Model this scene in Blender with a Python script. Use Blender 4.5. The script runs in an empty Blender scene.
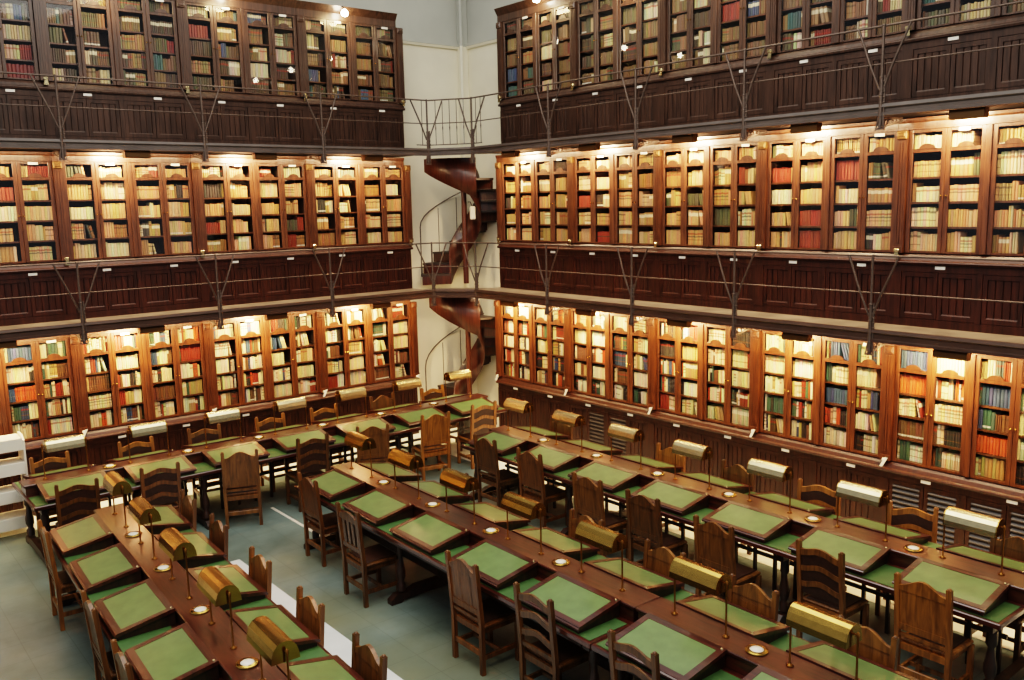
import bpy, math, random
from mathutils import Vector, Matrix
random.seed(11)
C = bpy.context.scene.collection
PI = math.pi
sc = bpy.context.scene

# ------------------------------------------------------------------ helpers
def lin(r, g, b):
    f = lambda c: (c/255/12.92) if c/255 <= .04045 else ((c/255+.055)/1.055)**2.4
    return (f(r), f(g), f(b), 1)

class MB:
    """collects polygons for one mesh"""
    def __init__(s): s.v = []; s.f = []; s.sm = []; s.mi = []; s.m = 0
    def add(s, vs, fs, smooth=False):
        b = len(s.v); s.v.extend([tuple(p) for p in vs])
        for f in fs: s.f.append([b+i for i in f]); s.sm.append(smooth); s.mi.append(s.m)
        return s
    def box(s, x0, x1, y0, y1, z0, z1, c=0.0):
        if x1 < x0: x0, x1 = x1, x0
        if y1 < y0: y0, y1 = y1, y0
        if z1 < z0: z0, z1 = z1, z0
        if c <= 0:
            v = [(x, y, z) for z in (z0, z1) for y in (y0, y1) for x in (x0, x1)]
            return s.add(v, [(0,2,3,1),(4,5,7,6),(0,1,5,4),(2,6,7,3),(0,4,6,2),(1,3,7,5)])
        c = min(c, .45*(x1-x0), .45*(y1-y0), .45*(z1-z0))
        P = {}; vs = []
        for ix in (0,1):
            for iy in (0,1):
                for iz in (0,1):
                    X=(x0,x1)[ix]; Y=(y0,y1)[iy]; Z=(z0,z1)[iz]
                    dx=c*(1-2*ix); dy=c*(1-2*iy); dz=c*(1-2*iz)
                    for a,p in enumerate(((X,Y+dy,Z+dz),(X+dx,Y,Z+dz),(X+dx,Y+dy,Z))):
                        P[ix,iy,iz,a]=len(vs); vs.append(p)
        F=[]
        for i in (0,1):
            q=[(0,0),(1,0),(1,1),(0,1)]
            F.append([P[i,a,b,0] for a,b in q]); F.append([P[a,i,b,1] for a,b in q]); F.append([P[a,b,i,2] for a,b in q])
        for a in (0,1):
            for b in (0,1):
                F.append([P[a,b,0,0],P[a,b,1,0],P[a,b,1,1],P[a,b,0,1]])
                F.append([P[a,0,b,0],P[a,1,b,0],P[a,1,b,2],P[a,0,b,2]])
                F.append([P[0,a,b,1],P[1,a,b,1],P[1,a,b,2],P[0,a,b,2]])
                for d in (0,1): F.append([P[a,b,d,0],P[a,b,d,1],P[a,b,d,2]])
        # orient outward
        cx=Vector(((x0+x1)/2,(y0+y1)/2,(z0+z1)/2)); G=[]
        for f in F:
            p=[Vector(vs[i]) for i in f]; n=(p[1]-p[0]).cross(p[2]-p[0])
            G.append(f if n.dot(sum(p,Vector())/len(p)-cx)>0 else f[::-1])
        return s.add(vs,G)
    def prism(s, prof, axis, a, b, smooth=False, caps=True):
        """profile of 2-D points extruded along axis 0/1/2 from a to b"""
        n=len(prof)
        def P(t,p): return (t,p[0],p[1]) if axis==0 else (p[0],t,p[1]) if axis==1 else (p[0],p[1],t)
        vs=[P(a,p) for p in prof]+[P(b,p) for p in prof]
        A=sum(prof[i][0]*prof[(i+1)%n][1]-prof[(i+1)%n][0]*prof[i][1] for i in range(n))
        fl=(A>0)!=(axis==1)
        if b<a: fl=not fl
        sides=[(i,(i+1)%n,n+(i+1)%n,n+i) for i in range(n)]
        if not fl: sides=[f[::-1] for f in sides]
        s.add(vs,sides,smooth)
        if caps:
            ca=list(range(n))[::-1]; cb=list(range(n))
            if not fl: ca,cb=ca[::-1],cb[::-1]
            s.add(vs[:n],[ca]); s.add(vs[n:],[[i for i in cb]])
        return s
    def tube(s, pts, r, n=8, caps=True):
        pts=[Vector(p) for p in pts]; rs=r if isinstance(r,(list,tuple)) else [r]*len(pts)
        vs=[]; prev=None
        for i,p in enumerate(pts):
            t=(pts[min(i+1,len(pts)-1)]-pts[max(i-1,0)]).normalized()
            if prev is None:
                u=t.cross(Vector((0,0,1)));
                if u.length<1e-3: u=t.cross(Vector((1,0,0)))
            else: u=prev-t*prev.dot(t)
            u.normalize(); prev=u; w=t.cross(u)
            vs+=[p+(u*math.cos(2*PI*k/n)+w*math.sin(2*PI*k/n))*rs[i] for k in range(n)]
        fs=[(i*n+k,i*n+(k+1)%n,(i+1)*n+(k+1)%n,(i+1)*n+k) for i in range(len(pts)-1) for k in range(n)]
        s.add(vs,fs,True)
        if caps: s.add(vs[:n],[list(range(n))[::-1]]); s.add(vs[-n:],[list(range(n))])
        return s
    def lathe(s, prof, cx=0, cy=0, cz=0, n=12):
        return s.tube([(cx,cy,cz+z) for r,z in prof],[max(r,.0005) for r,z in prof],n)
    def bar(s, a, b, w, h=None):
        """square bar from a to b"""
        a=Vector(a); b=Vector(b); h=h or w; t=(b-a).normalized()
        u=t.cross(Vector((0,0,1)))
        if u.length<1e-3: u=Vector((1,0,0))
        u.normalize(); q=t.cross(u)
        v=[p+u*i*w/2+q*j*h/2 for p in (a,b) for i,j in ((-1,-1),(1,-1),(1,1),(-1,1))]
        return s.add(v,[(0,3,2,1),(4,5,6,7),(0,1,5,4),(1,2,6,5),(2,3,7,6),(3,0,4,7)])
    def mesh(s, name, mats):
        me=bpy.data.meshes.new(name); me.from_pydata(s.v,[],s.f)
        for m in (mats if isinstance(mats,(list,tuple)) else [mats]): me.materials.append(m)
        me.polygons.foreach_set('use_smooth',s.sm); me.polygons.foreach_set('material_index',s.mi)
        me.update(); return me
    def obj(s, name, mat, parent=None, loc=(0,0,0), rotz=0):
        o=bpy.data.objects.new(name,s.mesh(name,mat)); C.objects.link(o)
        o.parent=parent; o.location=loc; o.rotation_euler=(0,0,rotz); return o

def thing(name, label, cat, loc=(0,0,0), rotz=0, group=None):
    o=bpy.data.objects.new(name,None); C.objects.link(o); o.empty_display_size=.1
    o.location=loc; o.rotation_euler=(0,0,rotz); return tag(o,label,cat,group)
def tag(o, label, cat, group=None):
    o['label']=label; o['category']=cat
    if group: o['group']=group
    return o
def struct(o): o['kind']='structure'; return o
KIDS={}
def kids(o):
    return [c for c in o.children]
def dup(root, loc, rotz, label, group=None, color=None):
    r=root.copy(); C.objects.link(r); r.location=loc; r.rotation_euler=(0,0,rotz); r['label']=label
    if group: r['group']=group
    def rec(src,dst):
        for ch in src['_k']:
            c=ch['o'].copy(); C.objects.link(c); c.parent=dst
            if color: c.color=color
            for g in ch['k']:
                d=g['o'].copy(); C.objects.link(d); d.parent=c
                if color: d.color=color
    rec({'_k':tree(root)},r)
    return r
_TREE={}
def tree(root):
    if root.name not in _TREE:
        _TREE[root.name]=[{'o':c,'k':[{'o':g} for g in c.children]} for c in root.children]
    return _TREE[root.name]
def recolor(root,color):
    for c in root.children_recursive: c.color=color
ORD=['first','second','third','fourth','fifth','sixth','seventh','eighth','ninth','tenth','eleventh','twelfth','thirteenth','fourteenth','fifteenth','sixteenth','seventeenth','eighteenth','nineteenth','twentieth','twenty-first','twenty-second','twenty-third','twenty-fourth','twenty-fifth','twenty-sixth','twenty-seventh','twenty-eighth','twenty-ninth','thirtieth']

# ------------------------------------------------------------------ materials
def newmat(name):
    m=bpy.data.materials.new(name); m.use_nodes=True; nt=m.node_tree
    b=nt.nodes.get('Principled BSDF'); return m,nt,b
def N(nt,t,**k):
    n=nt.nodes.new(t)
    for a,v in k.items(): setattr(n,a,v)
    return n
def plain(name,col,rough=.5,metal=0,noise=0,coat=0,scale=20,spec=.5):
    m,nt,b=newmat(name); b.inputs['Roughness'].default_value=rough; b.inputs['Metallic'].default_value=metal
    b.inputs['Coat Weight'].default_value=coat; b.inputs['Coat Roughness'].default_value=.12
    b.inputs['Specular IOR Level'].default_value=spec
    if noise:
        tc=N(nt,'ShaderNodeTexCoord'); nz=N(nt,'ShaderNodeTexNoise'); nz.inputs['Scale'].default_value=scale; nz.inputs['Detail'].default_value=5
        nt.links.new(tc.outputs['Object'],nz.inputs['Vector'])
        r=N(nt,'ShaderNodeValToRGB'); r.color_ramp.elements[0].position=.3; r.color_ramp.elements[1].position=.7
        r.color_ramp.elements[0].color=tuple(c*(1-noise) for c in col[:3])+(1,); r.color_ramp.elements[1].color=tuple(min(1,c*(1+noise)) for c in col[:3])+(1,)
        nt.links.new(nz.outputs['Fac'],r.inputs['Fac']); nt.links.new(r.outputs['Color'],b.inputs['Base Color'])
    else: b.inputs['Base Color'].default_value=col
    return m
def wood(name,c1,c2,rough=.38,stretch=(14,14,1.6),coat=.25,tint=False,spec=.5,coatr=.15):
    m,nt,b=newmat(name); b.inputs['Roughness'].default_value=rough
    b.inputs['Coat Weight'].default_value=coat; b.inputs['Coat Roughness'].default_value=coatr
    b.inputs['Specular IOR Level'].default_value=spec
    tc=N(nt,'ShaderNodeTexCoord'); mp=N(nt,'ShaderNodeMapping'); mp.inputs['Scale'].default_value=stretch
    nt.links.new(tc.outputs['Object'],mp.inputs['Vector'])
    nz=N(nt,'ShaderNodeTexNoise'); nz.inputs['Scale'].default_value=1.6; nz.inputs['Detail'].default_value=7; nz.inputs['Distortion'].default_value=.8
    nt.links.new(mp.outputs['Vector'],nz.inputs['Vector'])
    r=N(nt,'ShaderNodeValToRGB'); e=r.color_ramp.elements
    e[0].position=.3; e[0].color=c1; e[1].position=.72; e[1].color=c2
    nt.links.new(nz.outputs['Fac'],r.inputs['Fac'])
    out=r.outputs['Color']
    if tint:
        oi=N(nt,'ShaderNodeObjectInfo'); mx=N(nt,'ShaderNodeMix',data_type='RGBA',blend_type='MULTIPLY'); mx.inputs['Factor'].default_value=1
        nt.links.new(out,mx.inputs['A']); nt.links.new(oi.outputs['Color'],mx.inputs['B']); out=mx.outputs['Result']
    nt.links.new(out,b.inputs['Base Color'])
    bp=N(nt,'ShaderNodeBump'); bp.inputs['Strength'].default_value=.08; bp.inputs['Distance'].default_value=.01
    nt.links.new(nz.outputs['Fac'],bp.inputs['Height']); nt.links.new(bp.outputs['Normal'],b.inputs['Normal'])
    return m
M={}
M['case']=wood('varnished_case_wood',lin(54,27,14),lin(100,54,27))
M['case1']=wood('gallery_case_wood',lin(54,30,20),lin(96,57,35))
M['case2']=wood('upper_case_wood',lin(50,34,26),lin(88,62,47))
M['base']=wood('base_panel_wood',lin(32,15,8),lin(58,29,16),rough=.45,coat=.05,spec=.3)
M['base1']=wood('gallery_panel_wood',lin(38,18,12),lin(70,36,25),rough=.45,coat=.05,spec=.3)
M['base2']=wood('upper_panel_wood',lin(44,31,25),lin(76,55,45),rough=.45,coat=.05,spec=.3)
M['ledge']=wood('ledge_wood',lin(40,18,10),lin(62,30,16),rough=.4,coat=.1,spec=.3)
M['ledge1']=wood('gallery_ledge_wood',lin(38,18,12),lin(60,30,21),rough=.4,coat=.1,spec=.3)
M['dark']=plain('shadowed_shelf_back',lin(46,26,16),.8)  # even dark brown for case interiors and louvre backs
M['shelf']=wood('shelf_wood',lin(60,34,20),lin(96,58,34))
M['desk']=wood('desk_mahogany',lin(46,19,13),lin(88,42,28),rough=.28,stretch=(1.5,14,14),coat=.6,coatr=.13)
M['deskdark']=wood('desk_underframe_wood',lin(34,19,12),lin(64,36,22),rough=.45)
M['chair']=wood('chair_oak',lin(78,49,21),lin(136,92,44),rough=.42,tint=True)
M['seat']=plain('dark_leather_seat',lin(58,34,22),.45,noise=.25)
M['baize']=plain('green_desk_leather',lin(98,120,72),.34,noise=.13,coat=.35,scale=9)
M['baizeT']=plain('green_table_baize',lin(68,98,54),.5,noise=.15,scale=9,coat=.15)
M['brass']=plain('aged_brass',lin(172,138,74),.2,metal=1,noise=.12,scale=12)
M['brasspale']=plain('pale_polished_brass',lin(206,188,146),.24,metal=1,noise=.1,scale=12)  # pale trim brass; on lamp shades it carries reflected light in its colour
M['brassdark']=plain('dark_brass',lin(150,104,52),.32,metal=1,noise=.15,scale=20)
M['gilt']=plain('gilt_ornament',lin(112,78,42),.45,metal=.4,noise=.3,scale=60)
M['dish']=plain('white_glazed_dish',lin(235,230,215),.15,coat=.5)
M['iron']=plain('dark_iron',lin(92,78,70),.45,metal=.4,noise=.2)
M['card']=plain('white_card',lin(238,232,220),.6)
M['cream']=plain('cream_enamel',lin(240,230,198),.5)
M['whitepaint']=plain('white_paint',lin(236,228,212),.4)
M['black']=plain('black_plastic',lin(24,22,22),.35)
M['fascia']=plain('gallery_edge_grey',lin(80,70,65),.5,noise=.2,scale=4)
M['fasciad']=plain('gallery_edge_brown',lin(66,46,36),.45,noise=.2,scale=4)
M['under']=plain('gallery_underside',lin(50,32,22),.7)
M['walk']=plain('worn_walkway',lin(118,106,92),.45,noise=.35,scale=3)
M['fixture']=plain('bronze_fixture',lin(92,66,36),.4,metal=.5)
M['stair']=wood('stair_wood',lin(54,25,16),lin(90,46,30),rough=.4)
M['stairtop']=plain('dark_stair_tread',lin(58,46,40),.5,noise=.2)
M['stripe']=plain('white_floor_band',lin(222,224,222),.25,noise=.06,scale=3)
M['border']=plain('pale_stone_floor_border',lin(250,246,232),.3,noise=.06,scale=3)
M['louver']=plain('grey_louver',lin(58,52,49),.4,metal=.3)
# wall plaster
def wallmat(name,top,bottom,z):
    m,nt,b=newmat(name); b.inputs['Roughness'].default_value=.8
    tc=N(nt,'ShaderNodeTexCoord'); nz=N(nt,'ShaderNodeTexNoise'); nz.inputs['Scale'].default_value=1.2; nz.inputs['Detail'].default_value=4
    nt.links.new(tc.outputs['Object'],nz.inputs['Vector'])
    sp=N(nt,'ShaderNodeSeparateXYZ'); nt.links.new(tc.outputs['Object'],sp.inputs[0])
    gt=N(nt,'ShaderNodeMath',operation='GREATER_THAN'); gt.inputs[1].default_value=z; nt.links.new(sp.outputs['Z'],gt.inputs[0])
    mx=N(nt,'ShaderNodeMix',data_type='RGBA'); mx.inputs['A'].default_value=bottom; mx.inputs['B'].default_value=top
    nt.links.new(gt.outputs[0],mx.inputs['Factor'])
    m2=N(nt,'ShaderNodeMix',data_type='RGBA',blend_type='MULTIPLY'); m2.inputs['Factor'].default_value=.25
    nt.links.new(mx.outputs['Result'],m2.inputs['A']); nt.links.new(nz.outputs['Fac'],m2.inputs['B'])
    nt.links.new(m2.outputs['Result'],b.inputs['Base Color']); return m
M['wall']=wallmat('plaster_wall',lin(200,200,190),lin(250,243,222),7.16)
# floor: grey-green linoleum tiles
def floormat():
    m,nt,b=newmat('grey_green_floor_tiles')
    tc=N(nt,'ShaderNodeTexCoord')
    n1=N(nt,'ShaderNodeTexNoise'); n1.inputs['Scale'].default_value=1.1; n1.inputs['Detail'].default_value=8; n1.inputs['Roughness'].default_value=.65
    nt.links.new(tc.outputs['Object'],n1.inputs['Vector'])
    r=N(nt,'ShaderNodeValToRGB'); e=r.color_ramp.elements; e[0].position=.32; e[0].color=lin(88,102,98); e[1].position=.7; e[1].color=lin(130,144,138)
    nt.links.new(n1.outputs['Fac'],r.inputs['Fac'])
    br=N(nt,'ShaderNodeTexBrick'); br.offset=0; br.inputs['Scale'].default_value=1; br.inputs['Brick Width'].default_value=.4; br.inputs['Row Height'].default_value=.4
    br.inputs['Mortar Size'].default_value=.004; br.inputs['Color1'].default_value=(1,1,1,1); br.inputs['Color2'].default_value=(.9,.92,.9,1); br.inputs['Mortar'].default_value=(.7,.7,.68,1)
    nt.links.new(tc.outputs['Object'],br.inputs['Vector'])
    mx=N(nt,'ShaderNodeMix',data_type='RGBA',blend_type='MULTIPLY'); mx.inputs['Factor'].default_value=.8
    n2=N(nt,'ShaderNodeTexNoise'); n2.inputs['Scale'].default_value=.45; n2.inputs['Detail'].default_value=3; nt.links.new(tc.outputs['Object'],n2.inputs['Vector'])
    r2=N(nt,'ShaderNodeValToRGB'); r2.color_ramp.elements[0].position=.52; r2.color_ramp.elements[0].color=(0,0,0,1); r2.color_ramp.elements[1].position=.8; nt.links.new(n2.outputs['Fac'],r2.inputs['Fac'])
    m3=N(nt,'ShaderNodeMix',data_type='RGBA'); m3.inputs['B'].default_value=lin(126,124,92); nt.links.new(r2.outputs['Color'],m3.inputs['Factor']); nt.links.new(r.outputs['Color'],m3.inputs['A'])
    nt.links.new(m3.outputs['Result'],mx.inputs['A']); nt.links.new(br.outputs['Color'],mx.inputs['B']); nt.links.new(mx.outputs['Result'],b.inputs['Base Color'])
    mr=N(nt,'ShaderNodeMapRange'); mr.inputs['To Min'].default_value=.25; mr.inputs['To Max'].default_value=.5
    nt.links.new(n1.outputs['Fac'],mr.inputs['Value']); nt.links.new(mr.outputs['Result'],b.inputs['Roughness'])
    return m
M['floor']=floormat()
# thin window glass: clear with a fresnel reflection
def glassmat():
    m=bpy.data.materials.new('thin_cabinet_glass'); m.use_nodes=True; nt=m.node_tree; nt.nodes.clear()
    o=N(nt,'ShaderNodeOutputMaterial'); t=N(nt,'ShaderNodeBsdfTransparent'); g=N(nt,'ShaderNodeBsdfGlossy'); g.inputs['Roughness'].default_value=.03
    t.inputs['Color'].default_value=(.96,.97,.96,1)
    lw=N(nt,'ShaderNodeLayerWeight'); lw.inputs['Blend'].default_value=.5
    pw=N(nt,'ShaderNodeMath',operation='POWER'); pw.inputs[1].default_value=5; nt.links.new(lw.outputs['Facing'],pw.inputs[0])
    fr=N(nt,'ShaderNodeMath',operation='MULTIPLY_ADD'); fr.inputs[1].default_value=.9; fr.inputs[2].default_value=.05; nt.links.new(pw.outputs[0],fr.inputs[0])
    mx=N(nt,'ShaderNodeMixShader'); nt.links.new(fr.outputs[0],mx.inputs[0]); nt.links.new(t.outputs[0],mx.inputs[1]); nt.links.new(g.outputs[0],mx.inputs[2])
    nt.links.new(mx.outputs[0],o.inputs['Surface']); return m
M['glass']=glassmat()
def emit(name,col,s):
    m,nt,b=newmat(name); b.inputs['Base Color'].default_value=col; b.inputs['Emission Color'].default_value=col; b.inputs['Emission Strength'].default_value=s; return m
M['bulb']=emit('glowing_bulb',(1,.8,.5,1),14); M['bulb2']=emit('bright_bulb',(1,.86,.62,1),45)
# book cloth: per-book colour attribute, label bands from the UV (u = band style, v = height on the spine)
def bookmat():
    m,nt,b=newmat('book_binding'); b.inputs['Roughness'].default_value=.55
    at=N(nt,'ShaderNodeVertexColor'); at.layer_name='Col'
    uv=N(nt,'ShaderNodeUVMap'); uv.uv_map='UVMap'; sp=N(nt,'ShaderNodeSeparateXYZ'); nt.links.new(uv.outputs[0],sp.inputs[0])
    u,v=sp.outputs['X'],sp.outputs['Y']
    def band(a,bb):
        g=N(nt,'ShaderNodeMath',operation='GREATER_THAN'); g.inputs[1].default_value=a; nt.links.new(v,g.inputs[0])
        l=N(nt,'ShaderNodeMath',operation='LESS_THAN'); l.inputs[1].default_value=bb; nt.links.new(v,l.inputs[0])
        mm=N(nt,'ShaderNodeMath',operation='MULTIPLY'); nt.links.new(g.outputs[0],mm.inputs[0]); nt.links.new(l.outputs[0],mm.inputs[1]); return mm.outputs[0]
    def style(a,bb):
        g=N(nt,'ShaderNodeMath',operation='GREATER_THAN'); g.inputs[1].default_value=a; nt.links.new(u,g.inputs[0])
        l=N(nt,'ShaderNodeMath',operation='LESS_THAN'); l.inputs[1].default_value=bb; nt.links.new(u,l.inputs[0])
        mm=N(nt,'ShaderNodeMath',operation='MULTIPLY'); nt.links.new(g.outputs[0],mm.inputs[0]); nt.links.new(l.outputs[0],mm.inputs[1]); return mm.outputs[0]
    cur=at.outputs['Color']
    for (a,bb,s0,s1,col) in ((.68,.8,.0,.2,lin(150,46,30)),(.5,.6,.1,.2,lin(60,70,52)),(.7,.82,.2,.34,lin(70,50,30)),(.08,.18,.3,.36,lin(236,230,214)),(.62,.86,.55,.66,lin(240,228,196)),(.3,.36,.15,.34,lin(120,80,40))):
        mm=N(nt,'ShaderNodeMath',operation='MULTIPLY'); nt.links.new(band(a,bb),mm.inputs[0]); nt.links.new(style(s0,s1),mm.inputs[1])
        mx=N(nt,'ShaderNodeMix',data_type='RGBA'); mx.inputs['B'].default_value=col
        m8=N(nt,'ShaderNodeMath',operation='MULTIPLY'); m8.inputs[1].default_value=.7; nt.links.new(mm.outputs[0],m8.inputs[0])
        nt.links.new(m8.outputs[0],mx.inputs['Factor']); nt.links.new(cur,mx.inputs['A']); cur=mx.outputs['Result']
    nz=N(nt,'ShaderNodeTexNoise'); nz.inputs['Scale'].default_value=30; tc=N(nt,'ShaderNodeTexCoord'); nt.links.new(tc.outputs['Object'],nz.inputs['Vector'])
    mr=N(nt,'ShaderNodeMapRange'); mr.inputs['To Min'].default_value=.78; mr.inputs['To Max'].default_value=1.12; nt.links.new(nz.outputs['Fac'],mr.inputs['Value'])
    m2=N(nt,'ShaderNodeMix',data_type='RGBA',blend_type='MULTIPLY'); m2.inputs['Factor'].default_value=1
    nt.links.new(cur,m2.inputs['A']); nt.links.new(mr.outputs['Result'],m2.inputs['B'])
    nt.links.new(m2.outputs['Result'],b.inputs['Base Color']); return m
M['book']=bookmat()

# ------------------------------------------------------------------ camera
FW=Vector((0.625646,0.764908,-0.153242)); RT=Vector((0.771655,-0.635648,-0.022379)); DN=Vector((-0.114526,-0.104248,-0.987935))
CAMP=Vector((-9.774843,-13.425033,4.183987))
cam=bpy.data.objects.new('camera',bpy.data.cameras.new('camera')); C.objects.link(cam)
cam.matrix_world=Matrix(((RT.x,-DN.x,-FW.x,CAMP.x),(RT.y,-DN.y,-FW.y,CAMP.y),(RT.z,-DN.z,-FW.z,CAMP.z),(0,0,0,1)))
cam.data.sensor_width=36; cam.data.lens=36*883.4934/1024; cam.data.clip_end=100; cam.data.clip_start=.05
sc.camera=cam
def px(P):
    q=Vector(P)-CAMP; d=q.dot(FW)
    return 512+883.49*q.dot(RT)/d, 340+883.49*q.dot(DN)/d, d

# ------------------------------------------------------------------ levels
ZL=(.981,3.435,5.86)            # ledge heights
ZF=(0,2.70,5.14)                # floors of the three tiers
ZG=(2.56,5.02)                  # undersides of the two galleries
LX=[-8.67,-6.755,-4.845,-2.935,-1.02]          # main pilasters, wall on the left
RY=[-1.06,-2.915,-4.76,-6.59,-8.41,-10.25]     # main pilasters, wall on the right
LXT=([-10.57,-8.66,-6.74,-4.85,-2.93,-1.05],[-10.57,-8.66,-6.74,-4.84,-2.97,-1.07],[-10.60,-8.69,-6.78,-4.88,-2.98,-1.12])
RYT=([-1.02,-2.86,-4.71,-6.53,-8.37,-10.22,-12.06],[-1.15,-2.99,-4.81,-6.57,-8.41,-10.25,-12.08],[-1.27,-3.09,-4.89,-6.67,-8.43,-10.25,-12.08])
WD=.85                                          # wall plane behind the cases
TIER=('ground floor','first gallery','upper gallery')
# shell -------------------------------------------------------------
struct(MB().box(-14,1.2,-17,1.2,-.15,0).obj('floor',M['floor']))
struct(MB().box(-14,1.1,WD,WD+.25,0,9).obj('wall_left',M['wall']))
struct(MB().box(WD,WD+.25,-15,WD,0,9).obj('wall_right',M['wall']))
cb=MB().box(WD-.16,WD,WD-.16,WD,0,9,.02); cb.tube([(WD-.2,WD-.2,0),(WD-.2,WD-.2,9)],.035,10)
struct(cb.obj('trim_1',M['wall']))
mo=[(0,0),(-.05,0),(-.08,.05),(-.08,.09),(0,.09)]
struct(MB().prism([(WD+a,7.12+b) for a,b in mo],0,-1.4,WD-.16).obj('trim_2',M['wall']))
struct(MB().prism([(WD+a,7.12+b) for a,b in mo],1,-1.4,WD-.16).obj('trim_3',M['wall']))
# galleries -----------------------------------------------------------
G=.514
tn=4; CHX,CHY=-.95,-1.12
for lv in (0,1):
    zb=ZG[lv]; zt=ZF[lv+1]
    c=-G+.04
    pl=[(-12,WD),(-12,c),(CHX,c),(c,CHY),(c,-15),(WD,-15),(WD,-1.08),(-.1,-1.08),(-.72,-.3),(-1.05,-.3),(-1.05,WD)]
    struct(MB().prism(pl,2,zt-.012,zt).obj('gallery_floor',M['walk']))
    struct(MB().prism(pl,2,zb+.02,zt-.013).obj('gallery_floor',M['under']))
    prof=[(0,zt+.005),(-.01,zt-.03),(.01,zt-.05),(.01,zb+.04),(-.006,zb+.03),(-.006,zb),(.045,zb),(.045,zt+.005)]
    def sweep(prof,path,mat):
        P=[Vector((x,y,0)) for x,y in path]; vs=[]
        for i,p in enumerate(P):
            d0=(P[i]-P[i-1]).normalized() if i else (P[1]-P[0]).normalized()
            d1=(P[i+1]-P[i]).normalized() if i<len(P)-1 else d0
            n0=Vector((-d0.y,d0.x,0)); n1=Vector((-d1.y,d1.x,0)); m=(n0+n1).normalized(); m/=m.dot(n0)
            vs+=[p+m*a+Vector((0,0,z)) for a,z in prof]
        n=len(prof); mb=MB(); mb.add(vs,[(i*n+k,i*n+(k+1)%n,(i+1)*n+(k+1)%n,(i+1)*n+k) for i in range(len(P)-1) for k in range(n)]); return mb
    o=sweep(prof,[(-12,-G),(CHX-.12,-G),(CHX,-G-.015),(-G-.015,CHY),(-G,CHY-.12),(-G,-15)],0).obj('trim_%d'%tn,M['fascia'] if lv else M['fasciad']); struct(o); tn+=1
# ledges with a sloping shoulder (continuous along each wall)
for lv in range(3):
    z=ZL[lv]; pr=[(0,z-.035),(-.006,z-.012),(0,z),(.025,z+.012),(.045,z+.05),(.075,z+.085),(.10,z+.09),(.10,z-.035)]
    m=M[('ledge','ledge1','base2')[lv]]
    struct(MB().prism(pr,0,LXT[lv][0],LXT[lv][-1]+.03).obj('trim_%d'%tn,m)); tn+=1
    struct(MB().prism(pr,1,-12.14,RYT[lv][0]+.03).obj('trim_%d'%tn,m)); tn+=1

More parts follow.
